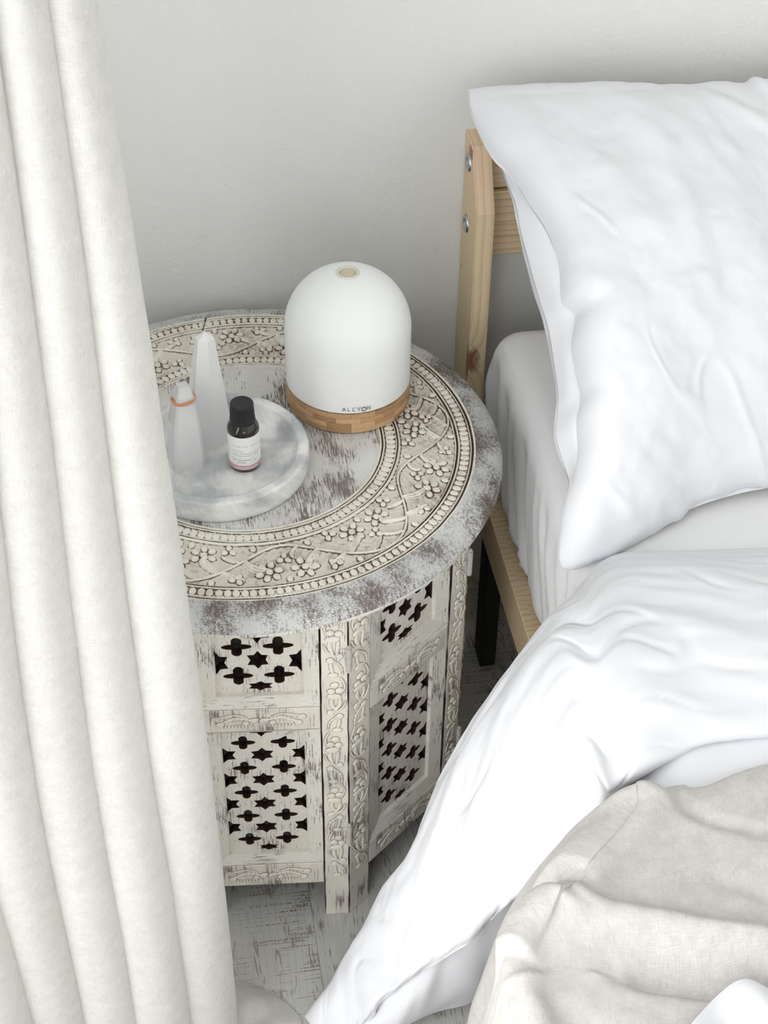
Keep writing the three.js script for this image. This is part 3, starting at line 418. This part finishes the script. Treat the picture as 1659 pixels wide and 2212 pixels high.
{
  const a = thing('crystal_tower', 'tall milky quartz tower with a pointed tip, behind the small crystal', 'crystal', [-0.0330, DF, -0.0030]);
  const hex = (r, y, dx, dz, o) => [0, 1, 2, 3, 4, 5].map((k) => { const t = (o + k * 60) * D2R; return [dx + r * sin(t), y, dz + r * cos(t)]; });
  const milky = std({ color: 0xffffff, roughness: 0.34, transmission: 0.2, clearcoat: 0.5, clearcoatRoughness: 0.1, thickness: 0.01, ior: 1.45 });
  part('point', facets([hex(0.0205, 0, 0, 0, 14), hex(0.0190, 0.022, 0.0006, 0, 14), hex(0.0080, 0.1000, 0.0030, -0.0004, 14)], [0.0036, 0.1058, -0.0006]), milky, a);
  a.children[0].name = 'shaft';
  const b = thing('crystal_tower', 'small clear square quartz tower with a ring round its top', 'crystal', [-0.0535, DF, 0.0268]);
  const clear = std({ color: 0xffffff, roughness: 0.12, transmission: 0.45, clearcoat: 0.6, clearcoatRoughness: 0.06, thickness: 0.01, ior: 1.46 });
  const q = (h, y, dx, dz) => { const t = -14.6 * D2R, c = cos(t), s = sin(t), cut = h * 0.22; return [[-h, h - cut], [-h + cut, h], [h - cut, h], [h, h - cut], [h, -h + cut], [h - cut, -h], [-h + cut, -h], [-h, -h + cut]].map(([x, z]) => [dx + x * c + z * s * -1, y, dz + z * c + x * s * -1 * -1]); };
  part('shaft', facets([q(0.0130, 0, 0, 0), q(0.0128, 0.009, 0.0002, 0), q(0.0108, 0.042, 0.0010, 0.0003), q(0.0070, 0.0700, 0.0022, 0.001), q(0.0042, 0.0785, 0.0024, 0.001)], [0.0024, 0.0794, 0.001]), clear, b);
  const r = thing('beaded_ring', 'rose gold beaded finger ring hung over the small crystal', 'ring', [-0.0515, DF + 0.0652, 0.0280]);
  r.rotation.set(-0.06, 0, 0.10);
  const gold = std({ color: 0xe2a685, roughness: 0.22, metalness: 1 }), bead = new THREE.SphereGeometry(0.00078, 12, 8), n = 44, RG = 0.0096;
  part('band', new THREE.TorusGeometry(RG - 0.0003, 0.0005, 8, 90).rotateX(PI / 2), gold, r);
  for (let k = 0; k < n; k++) for (const s of [-1, 1]) { const t = (k + (s > 0 ? 0.5 : 0)) / n * 2 * PI; part('bead', bead, gold, r).position.set(RG * sin(t), s * 0.00066, RG * cos(t)); }
  numberParts(r);
}
// bottle
{
  const b = thing('bottle', 'small dark amber dropper bottle with black cap and printed white label', 'bottle', [-0.006, DF, 0.037]);
  const amber = std({ color: 0x1d0d06, roughness: 0.08, transmission: 0.25, thickness: 0.01, attenuationColor: new THREE.Color(0.28, 0.1, 0.03), attenuationDistance: 0.008, clearcoat: 0.6, clearcoatRoughness: 0.06 });
  part('glass', lathe([[0.001, 0.0002], [0.0108, 0.0002], [0.0124, 0.0009], [0.0130, 0.0024], [0.0130, 0.0385], [0.0127, 0.0405], [0.0117, 0.0428], [0.0098, 0.0447], [0.0091, 0.0458], [0.0091, 0.0480], [0.001, 0.0480]], 72), amber, b, 'dark amber glass');
  const W = 2048, H = 864, c = document.createElement('canvas'); c.width = W; c.height = H; const g = c.getContext('2d');
  g.fillStyle = '#f6f5f4'; g.fillRect(0, 0, W, H); g.fillStyle = '#c9a6ac'; g.fillRect(0, H * 0.855, W, H * 0.145);
  const X = 560, px = 26.5; g.fillStyle = '#55555a'; g.textBaseline = 'alphabetic';
  const spaced = (t, x, y, f, sp) => { g.font = f; for (const ch of t) { g.fillText(ch, x, y); x += g.measureText(ch).width + sp; } };
  spaced('SCENTED DROPS', X, 250, '50px sans-serif', 26); g.fillStyle = '#77777c'; spaced('nourish', X + 4, 372, '60px sans-serif', 9);
  g.fillStyle = '#3f3f44'; g.font = '40px sans-serif'; g.fillText('Lavender, Rose Geranium, Peppermint,', X, 436); g.fillText('Ylang Ylang, Chamomile + Patchouli', X, 492);
  g.strokeStyle = '#77777c'; g.lineWidth = 4; g.strokeRect(X + 6, 545, 420, 150); g.strokeRect(X + 426, 545, 180, 150); g.font = 'bold 38px sans-serif'; g.fillText('100% PURE ESSENTIAL', X + 14, 612); g.fillText('OIL BLEND', X + 110, 668); g.fillText('15ML', X + 462, 636);
  g.fillStyle = '#ffffff'; spaced('SCENTEDDROPS.COM', X + 40, 822, 'bold 44px sans-serif', 6);
  const lt = new THREE.CanvasTexture(c); lt.colorSpace = THREE.SRGBColorSpace; lt.magFilter = THREE.LinearFilter;
  const arcW = 340 * D2R; part('label', new THREE.CylinderGeometry(0.01314, 0.01314, 0.0330, 96, 1, true, -3 * D2R - 47 * D2R - X / W * arcW, arcW).translate(0, 0.0201, 0), std({ map: lt, roughness: 0.55, specularIntensity: 0.3, side: THREE.DoubleSide }), b, 'white paper label with a dusty pink band');
  // ribbed cap
  const rib = sheet(180, 1, (u, v) => { const a = u * 2 * PI, r = 0.0101 - 0.00035 * max(0, -cos(a * 45)) - (v) * 0.0006; return [r * sin(a), lerp(0.0485, 0.0606, v), r * cos(a)]; });
  const cap = part('cap', mergeGeometries([rib, lathe([[0.0085, 0.0446], [0.0098, 0.0447], [0.0102, 0.0452], [0.0102, 0.0462], [0.0097, 0.0466], [0.0097, 0.0474], [0.0103, 0.0478], [0.0103, 0.0485], [0.0096, 0.0488]], 72), lathe([[0.0090, 0.0606], [0.0096, 0.0608], [0.0094, 0.0622], [0.0088, 0.0629], [0.0081, 0.0631], [0.0078, 0.0629], [0.001, 0.0628], [0.00001, 0.0631]], 72)]), std({ color: 0x17191b, roughness: 0.42 }), b, 'black ribbed screw cap');
}

// ---------------------------------------------------------------- bed
const bed = thing('bed_frame', 'pale pine bed frame with slatted headboard against the wall', 'bed frame');
{
  const X0 = 0.2266, PW = 0.0172;
  const prof = new THREE.Shape([[ZW, 0], [-0.1745, 0], [-0.1740, 0.518], [-0.2042, 0.5705], [-0.2347, 0.5715]].map((p) => new THREE.Vector2(-p[0], p[1])));
  const post = (x) => { const g = new THREE.ExtrudeGeometry(prof, { depth: PW - 0.0024, bevelEnabled: true, bevelThickness: 0.0012, bevelSize: 0.0012, bevelOffset: -0.0012, bevelSegments: 2 }); g.rotateY(PI / 2).translate(x + 0.0012, 0, 0); const p = g.attributes.position, n = g.attributes.normal, u = g.attributes.uv; for (let i = 0; i < p.count; i++) u.setXY(i, (abs(n.getX(i)) > 0.6 ? p.getZ(i) - ZW : 0.065 + p.getX(i) - x) / 0.09, p.getY(i) / 0.6); return g; };
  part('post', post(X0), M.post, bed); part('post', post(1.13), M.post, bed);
  const slatUV = (g) => { const p = g.attributes.position, u = g.attributes.uv; for (let i = 0; i < p.count; i++) u.setXY(i, p.getY(i) + p.getZ(i), p.getX(i)); return g; };
  for (const [y0, y1, z] of [[0.521, 0.566, -0.222], [0.4862, 0.5192, -0.2185], [0.4485, 0.4855, -0.2225]]) part('headboard_slat', slatUV(rbox(1.13 - X0 - PW + 0.006, y1 - y0, 0.016, 0.002, (1.13 + X0 + PW) / 2, (y0 + y1) / 2, z)), M.pine, bed);
  for (const x of [0.2345, 1.131]) part('side_rail', slatUV(rbox(0.0180, 0.0495, 1.75, 0.0015, 0, 0, 0).rotateY(0)).translate(x + 0.009, 0.2125, -0.174 + 0.875), M.pine, bed);
  part('unseen_foot_board', slatUV(rbox(0.91, 0.232, 0.018, 0.0015, 0.69, 0.1175, 1.585)), M.pine, bed);  // unseen; made solid down to the floor to keep light from under the bed
  for (const [x, z] of [[0.250, -0.117], [1.12, -0.117], [0.250, 1.5], [1.12, 1.5]]) part('leg', rbox(0.017, 0.188, 0.03, 0.0015, x, 0.094, z), M.darkLeg, bed, 'dark leg');  // legs in one near-black colour, unlike the pine frame
  for (let k = 0; k < 12; k++) part('bed_slat', rbox(0.87, 0.012, 0.06, 0.002, 0.69, 0.2315, -0.1 + k * 0.145), M.pine, bed);
  for (const [y, z] of [[0.5492, -0.2150], [0.4872, -0.2125]]) {
    const bolt = part('bolt', lathe([[0.0042, 0.0002], [0.0050, 0.0020], [0.0074, 0.0024], [0.0084, 0.0016], [0.0088, 0.0004], [0.0088, 0]], 40).rotateZ(PI / 2).translate(X0, y, z), M.steel, bed, 'round steel bolt head');
    part('socket', new THREE.CircleGeometry(0.0043, 6).rotateY(-PI / 2).translate(X0 - 0.0004, y, z), M.darkHole, bolt);
  }
  for (const x of [0.2266 + 0.0006]) void x;
  numberParts(bed);
}
// mattress with its fitted sheet
const MX = 0.2445, MT = 0.402;
{
  const m = thing('mattress', 'mattress under a white fitted sheet, creased along its side', 'mattress');
  const MB = 0.2382, g0 = new THREE.BoxGeometry(0.88, MT - MB, 1.74, 90, 50, 420), p = g0.attributes.position, r = 0.028, hx = 0.44, hy = (MT - MB) / 2, hz = 0.87;
  for (let i = 0; i < p.count; i++) { const x = p.getX(i), y = p.getY(i), z = p.getZ(i), qx = clamp(x, -hx + r, hx - r), qy = clamp(y, -hy + r, hy - r), qz = clamp(z, -hz + r, hz - r); let dx = x - qx, dy = y - qy, dz = z - qz; const l = hypot(dx, dy, dz) || 1; p.setXYZ(i, qx + dx / l * r + MX + hx, qy + dy / l * r + MT - hy, qz + dz / l * r - 0.171 + hz); }
  g0.deleteAttribute('uv'); const g = mergeVertices(g0, 1e-5); g.computeVertexNormals(); const uv = []; const gp = g.attributes.position; for (let i = 0; i < gp.count; i++) uv.push(gp.getX(i) + gp.getY(i), gp.getZ(i)); g.setAttribute('uv', new THREE.Float32BufferAttribute(uv, 2));
  puffOut(g, (x, y, z) => { const side = sstep(MX + 0.03, MX + 0.004, x), d = MT - y, s = z - 0.42 * d; const f = 1 - abs(N3(s * 26, d * 2.2, 1)) * 2, f2 = 1 - abs(N3(s * 55, d * 4, 8)) * 2; const low = sstep(0.05, 0.19, d); return side * (sstep(0.006, 0.06, d) * (0.0075 * f + 0.003 * f2 - 0.004) + low * -0.003) + (1 - side) * 0.0012 * fbm(x * 14, z * 9, 3, 3); });
  part('fitted_sheet', g, M.sheet, m);
}
const soft = (a, b, s) => 0.7 * N3(a, b, s) + 0.35 * N3(a * 2, b * 2, s + 4);
const crease = (a, b, s) => -sstep(0.16, 0, abs(N3(a, b, s))) * sstep(0.02, 0.3, N3(a * 0.6 + 9, b * 0.6, s + 7));
const wrinkle = (a, b, s) => { const n = N3(a, b, s) + 0.5 * N3(a * 2.1, b * 2.1, s + 3); return 1 - abs(n) * 2.2; };
// pillow, leaning back on the headboard; its open pillowcase end faces the table
{
  const m = thing('pillow', 'large white pillow leaning against the headboard, its case open at the end', 'pillow');
  const T0 = [218, 632, -190], E = [0.0, -230.5, 362], nrm = [0, 0.844, 0.537];
  const frontL = [[217, 633, -191], [214.7, 625, -172.5], [224, 607, -129.7], [236, 598, -108.6], [246, 586, -80.4], [257, 573, -52], [261, 563, -30], [261, 553, -12.8], [259, 541, 8], [268, 534.6, 19], [261, 521, 39.6], [261, 510.5, 55], [262, 495, 76], [255, 483, 90], [253, 467.6, 107.6], [246.4, 453, 123], [240, 442.6, 133], [234, 429, 146], [229, 411, 164], [231, 403.5, 172]];
  const backL = [[217, 632, -190.4], [215, 623, -176], [220, 617.7, -167.5], [228.7, 607.5, -151.5], [232.7, 594.5, -131], [238.7, 575.7, -101.5], [239, 561, -78.4], [242, 543, -49.7], [247.5, 521, -15.6], [248.6, 510, 1.3], [249.7, 493, 28.8], [248.8, 478, 51.7], [245, 470, 65], [241, 459, 82], [244.8, 445.5, 103], [246, 441.4, 118], [242, 432, 132], [237, 420, 148], [232, 408, 162], [231, 403, 171]];
  const bot = [[231, 403, 172], [239, 403, 175], [252, 404, 173], [270, 405, 165.5], [286, 406, 158], [308, 408, 148], [346, 411, 128], [393, 413, 116], [430, 414, 114], [520, 412, 114], [640, 408, 118]];
  const topE = [[217, 633, -191], [253, 633, -190], [334, 629, -184], [396, 627, -182], [483, 627, -183], [640, 632, -188]];
  const RE = (t) => [640, 632 - 224 * t, -188 + 306 * t];
  const tp = [0, 0.043, 0.15, 0.204, 0.275, 0.348, 0.40, 0.451, 0.506, 0.536, 0.593, 0.637, 0.698, 0.74, 0.794, 0.841, 0.874, 0.916, 0.976, 1];
  const tOf = (v) => { let k = 0; while (k < tp.length - 2 && tp[k + 1] < v) k++; return (k + clamp((v - tp[k]) / (tp[k + 1] - tp[k]))) / (tp.length - 1); };
  const body = (Ledge, sign, thick) => (u, v) => {                     // u across from the open end, v down the slope
    const s = pow(u, 1.5), L = crAt(Ledge, tOf(v)), Rr = RE(v), A = crAt(topE, s), B = crAt(bot, s), a0 = Ledge[0], b0 = Ledge[Ledge.length - 1], c0 = RE(0), d0 = RE(1);
    const p = [0, 1, 2].map((k) => (1 - s) * L[k] + s * Rr[k] + (1 - v) * A[k] + v * B[k] - ((1 - s) * (1 - v) * a0[k] + (1 - s) * v * b0[k] + s * (1 - v) * c0[k] + s * v * d0[k]));
    const pv = pow(clamp(4 * v * (1 - v)), 0.55), pu = pow(clamp(1 - pow(1 - min(1, s / 0.42), 2)), 0.75) * (1 - pow(s, 6)), q = thick * pv * pu * sign;
    return mm([p[0], p[1] + nrm[1] * q, p[2] + nrm[2] * q]);
  };
  const creases = (x, y, z, k) => { const w = z - y; return 0.0085 * soft(x * 10 - w * 3.5, w * 3 + x * 3, k) + 0.0044 * soft(x * 20 - w * 9, w * 9 + x * 5, k + 5) + 0.0032 * crease(x * 11 - w * 5, w * 3.5 + x * 2, k + 2) + 0.0016 * crease(x * 24 - w * 6, w * 9, k + 3) + 0.0013 * soft(x * 50 - w * 12, w * 38 + x * 10, k + 9); };
  const fg = sheet(260, 240, body(frontL, 1, 58)); puffOut(fg, (x, y, z, u) => creases(x, y, z, 2) * sstep(0, 0.03, x - 0.25) * 1.0 + 0.006 * exp(-(((x - 0.345 - (z + 0.19) * 0.12) / 0.012) ** 2)) * -0.6 * sstep(-0.14, -0.08, z) * sstep(0.05, -0.02, z));
  part('pillowcase_front', fg, M.pillow, m);
  const bg = sheet(140, 160, body(backL, -1, 3)); puffOut(bg, (x, y, z) => 0.0040 * soft(x * 26 + z * 14, (z - y) * 6, 4) * sstep(0.002, 0.02, x - 0.215));
  part('pillowcase_back', bg, M.pillow, m);
  // hem turned in along the open end, and the inner flap
  const hem = sheet(10, 200, (u, v) => { const a = crAt(backL, tOf(clamp(v * 0.86))), b = crAt(frontL, tOf(clamp(v * 0.86))), k = 0.12 + 0.95 * u, lift = 5 * sin(PI * u) + 3 * N3(v * 14, u * 2, 3); return mm([lerp(a[0], b[0], k), lerp(a[1], b[1], k) + lift * 0.6 - 3 * u * (1 - v), lerp(a[2], b[2], k) + lift * 0.4]); });
  part('inner_flap', hem, M.pillow, m);
}
// duvet: the thick fold that slides off the bed, its under side, and the layer left on the bed
{
  const m = thing('duvet', 'rumpled white duvet sliding off the bed side onto the floor', 'duvet');
  const R = [
[[395,408,188],[396,410,180],[375,442,227],[355,458,278],[335,459,331],[315,446,388],[319,430,383]],
[[331,408,183],[330,410,174],[313,446,222],[297,463,275],[282,463,331],[269,446,391],[273,430,385]],
[[273,408,179],[271,409,170],[257,448,223],[245,465,280],[235,467,340],[228,445,404],[232,422,398]],
[[238,396,210],[233,404,201],[221,447,247],[213,464,298],[208,462,351],[205,435,409],[210,409,403]],
[[214,337,214],[210,370,202],[199,421,249],[192,443,302],[188,446,360],[188,420,425],[193,391,421]],
[[183,308,239],[177,340,227],[168,391,265],[165,413,311],[165,416,362],[170,390,421],[175,361,418]],
[[154,281,253],[148,310,242],[143,354,277],[142,373,318],[146,374,362],[154,350,412],[159,324,408]],
[[130,235,266],[124,260,256],[120,300,283],[121,318,316],[126,320,353],[136,300,396],[140,277,392]],
[[104,178,294],[97,200,283],[93,235,298],[95,250,320],[101,253,345],[112,235,377],[116,213,374]],
[[82,119,287],[75,140,276],[72,173,289],[73,186,307],[79,188,329],[89,170,358],[92,149,354]],
[[61,56,286],[54,75,275],[50,105,281],[51,117,294],[56,118,311],[66,100,335],[69,80,332]],
[[52,13,284],[44,28,270],[39,58,274],[39,73,286],[44,79,304],[55,70,331],[59,51,331]],
[[36,2,285],[29,12,276],[26,36,281],[28,46,291],[33,48,304],[44,35,323],[46,18,319]],
[[16,3,286],[12,6,282],[12,20,290],[15,25,299],[19,23,308],[26,12,318],[24,2,309]],
[[5,2,294],[3,4,291],[5,6,296],[7,7,301],[9,6,306],[11,4,311],[8,2,301]]];
  const far = (dx) => R[0].map((p) => [p[0] + dx, p[1], p[2] + dx * 0.05]);
  const rows = [far(520), far(250), far(110), ...R];
  const g = sheet(420, 130, crSurf(rows));
  puffOut(g, (x, y, z, u, v) => { const e = sstep(0.012, 0.05, v) * sstep(0.30, 0.24, v); return e * (0.0090 * soft(v * 12 + u * 3.0, u * 4.0 - v * 3, 1) + 0.0050 * soft(v * 30 + u * 8, u * 7, 4) + 0.0020 * crease(v * 17 + u * 5, u * 4, 11) + 0.0018 * crease(v * 34 + u * 9, u * 10, 13) + 0.0014 * soft(v * 62, u * 26, 7)); });
  const pp = g.attributes.position; for (let i = 0; i < pp.count; i++) if (pp.getY(i) < 0.003) pp.setY(i, 0.003);
  part('folded_back_layer', g, M.duvet, m);
  const U = [
[[209,423,401],[222,362,382],[224,291,372],[225,220,358]],
[[192,408,417],[208,335,386],[218,252,366],[222,170,338]],
[[174,378,413],[190,298,380],[206,209,354],[216,120,318]],
[[158,338,404],[173,258,374],[191,169,343],[209,80,300]],
[[140,288,388],[152,212,367],[168,126,340],[184,40,302]],
[[116,223,369],[126,160,358],[139,88,337],[153,15,304]],
[[93,158,350],[101,116,349],[112,63,334],[124,10,307]],
[[70,88,327],[76,69,338],[85,38,332],[95,8,313]],
[[50,28,305],[53,29,327],[59,18,330],[65,7,320]],
[[35,6,297],[33,10,321],[35,8,326],[37,6,318]]];
  const ug = sheet(150, 70, crSurf(U)); puffOut(ug, (x, y, z, u, v) => 0.006 * soft(u * 16, v * 5, 2) * sstep(0, 0.04, v)); part('hanging_layer', ug, M.duvet, m);
  const lay = sheet(130, 110, (u, v) => { const x = 0.205 + u * 0.86, z = lerp(0.335, 1.25, v), b = sstep(0.06, 0, x - 0.205); return [x, 0.419 + 0.003 * N3(x * 9, z * 7, 2) - 0.05 * b * b + 0.018 * sstep(0.47, 0.385, z), z - 0.03 * u * (1 - v)]; });
  puffOut(lay, (x, y, z) => 0.002 * soft(x * 14 + z * 7, z * 5, 6)); part('lower_layer', lay, M.duvet, m);
  const E = [[176, 456, 622], [198, 458, 597], [216, 460, 582], [232, 460, 577], [252, 460, 583], [300, 462, 600], [420, 462, 640], [720, 462, 700], [1040, 462, 720]], corner = sheet(160, 120, (u, v) => { const b = crAt(E, u); return mm([b[0] + 14 * sin(v * 5), b[1] - 12 * exp(-v * 60) + 4 * sin(u * 19 + v * 12), b[2] + v * 640]); });
  puffOut(corner, (x, y, z) => 0.004 * soft(x * 26 - z * 12, z * 8, 3)); part('turned_corner', corner, M.duvet, m);
}
// linen throw
{
  const m = thing('throw_blanket', 'oatmeal linen throw bunched over the white duvet', 'blanket');
  const UB = [[1000, 433, 330], [640, 434, 366], [440, 435, 392], [312, 436, 407], [286, 438, 413], [260, 439, 420], [234, 439, 418], [217, 437, 425], [204, 433, 426], [184, 412, 423], [165, 382, 418], [151, 347, 412], [137, 302, 411], [125, 242, 414], [118, 187, 412], [116, 112, 412], [113, 42, 417]];
  const seg = (x, z, L) => { let b = 1e9, t = 0, sd = 1; for (let i = 0; i + 1 < L.length; i++) { const [ax, az] = L[i], [bx, bz] = L[i + 1], dx = bx - ax, dz = bz - az, k = clamp(((x - ax) * dx + (z - az) * dz) / (dx * dx + dz * dz)), ex = x - ax - dx * k, ez = z - az - dz * k, d = hypot(ex, ez); if (d < b) { b = d; t = (i + k) / (L.length - 1); sd = dx * ez - dz * ex > 0 ? 1 : -1; } } return [b * sd, t]; };
  const ridge = (x, z, L, h, wa, wb, e0 = 0.15, e1 = 0.15) => { const [d, t] = seg(x, z, L), w = d > 0 ? wa : wb; return h * exp(-((d / w) ** 2)) * (0.25 + 0.75 * sstep(0, e0, t)) * (0.25 + 0.75 * sstep(1, 1 - e1, t)); };
  const f = (u, v) => { const b = crAt(UB, u), s = pow(v, 1.15), hang = sstep(0.42, 0.05, b[1] / 1000); const z = b[2] / 1000 + s * 0.62, x0 = b[0] / 1000, xb = lerp(0.204, 0.100, sstep(0.005, 0.125, s * 0.62)), xq = x0 < 0.204 ? 0.086 + (xb - 0.086) * (x0 - 0.086) / 0.118 : x0 < 0.34 ? xb + (x0 - 0.204) * (0.34 - xb) / 0.136 : x0, x = xq + 0.012 * hang * sin(v * 16) * sstep(0, 0.1, v), lip = exp(-((v / 0.012) ** 2)); return [x, b[1] / 1000 - 0.012 * lip + 0.006 * sstep(0, 0.06, v), z]; };
  const g = sheet(300, 330, f);
  const F1 = [[0.158, 0.500], [0.187, 0.473], [0.240, 0.431]], F2 = [[0.140, 0.503], [0.167, 0.519], [0.213, 0.537], [0.262, 0.553], [0.42, 0.60]], F3 = [[0.107, 0.536], [0.122, 0.521], [0.150, 0.505]], F4 = [[0.165, 0.558], [0.204, 0.569], [0.250, 0.583], [0.40, 0.63]];
  puffOut(g, (x, y, z, u, v) => {
    let h = 0.020 * sstep(0.0, 0.04, v) * 0; h += ridge(x, z, F1, 0.017, 0.009, 0.040); h += ridge(x, z, F2, 0.016, 0.022, 0.011); h += ridge(x, z, F3, 0.015, 0.012, 0.010); h -= ridge(x, z, F4, 0.012, 0.006, 0.016);
    h += ridge(x, z, [[0.199, 0.446], [0.231, 0.438]], 0.006, 0.005, 0.006, 0.4, 0.4) + ridge(x, z, [[0.112, 0.545], [0.112, 0.60]], 0.01, 0.012, 0.012);
    return (h + 0.0070 * soft(x * 9 + z * 8, z * 7 - x * 5, 3) + 0.0030 * soft(x * 24, z * 22, 8) + 0.0040 * crease(x * 8 - z * 6, z * 9 + x * 3, 5)) * sstep(0.0, 0.025, v);
  });
  part('cloth', g, M.throw, m);
}
// curtain: linen gathered in front of the left of the table, its hem pooled on the floor
{
  const m = thing('curtain', 'cream linen curtain hanging in soft folds beside the table', 'curtain');
  const path = (t, y) => { const k = t * 2 * PI, sc = 1 - 0.58 * sstep(0.28, 1.28, y), a = 0.0125 * sc, x = -0.0595 - 0.0385 * t * sc, z = 0.288 + 0.016 * t; return [x + a * sin(k) * (t > 0.15 ? 1 : t / 0.15), z + 0.016 * (1 - cos(k))]; };
  const NT = 9.5, HT = 2.27;
  const g = sheet(720, 120, (u, v) => { const t = u * NT, y = v * HT, [x, z] = path(t, y); const lo = sstep(0.5, 0, y); const edge = 0.0 - 0.021 * pow(max(0, y - 0.1) / 0.84, 1.7); return [x + 0.0035 * N3(t * 0.8, y * 2.2, 1) * sstep(0.3, 1, t) + edge, y + 0.004, z + 0.006 * N3(t * 0.6, y * 1.7, 5) + 0.012 * lo * sin(t * 1.3)]; });
  puffOut(g, (x, y, z, u, v) => 0.0012 * fbm(u * 20, v * 9, 2, 3));
  part('panel', g, M.curtain, m);
  const C = [[-53, 2, 244.5], [-35, 2, 253], [-25, 2, 261], [-18, 2, 267], [-10.7, 2, 275], [-5.5, 2, 282], [-0.5, 2, 291], [-1, 2, 300], [-8, 2, 322]];
  const pool = sheet(60, 40, (u, v) => { const b = crAt(C, u), e = [-62 + 8 * u, 12, 292 + 16 * u], h = 17 * sin(PI * clamp(v * 0.8)) * (0.75 + 0.25 * sin(u * 9)) * (1 - 0.4 * u); return mm([lerp(b[0], e[0], v), 2 + h, lerp(b[2], e[2], v)]); });
  part('pooled_hem', pool, M.curtain, m);
  const tr = thing('curtain_track', 'slim white curtain track under the ceiling above the curtain', 'curtain track');
  part('rail', rbox(0.03, 0.028, 1.6, 0.004, 0, 0, 0).rotateY(0), M.white, tr); tr.position.set(-0.3, HC - 0.014, 0.95); tr.children[0].name = 'rail';
}
scene.traverse((o) => { if (o.isMesh) o.castShadow = o.receiveShadow = true; });
renderer.render(scene, camera);
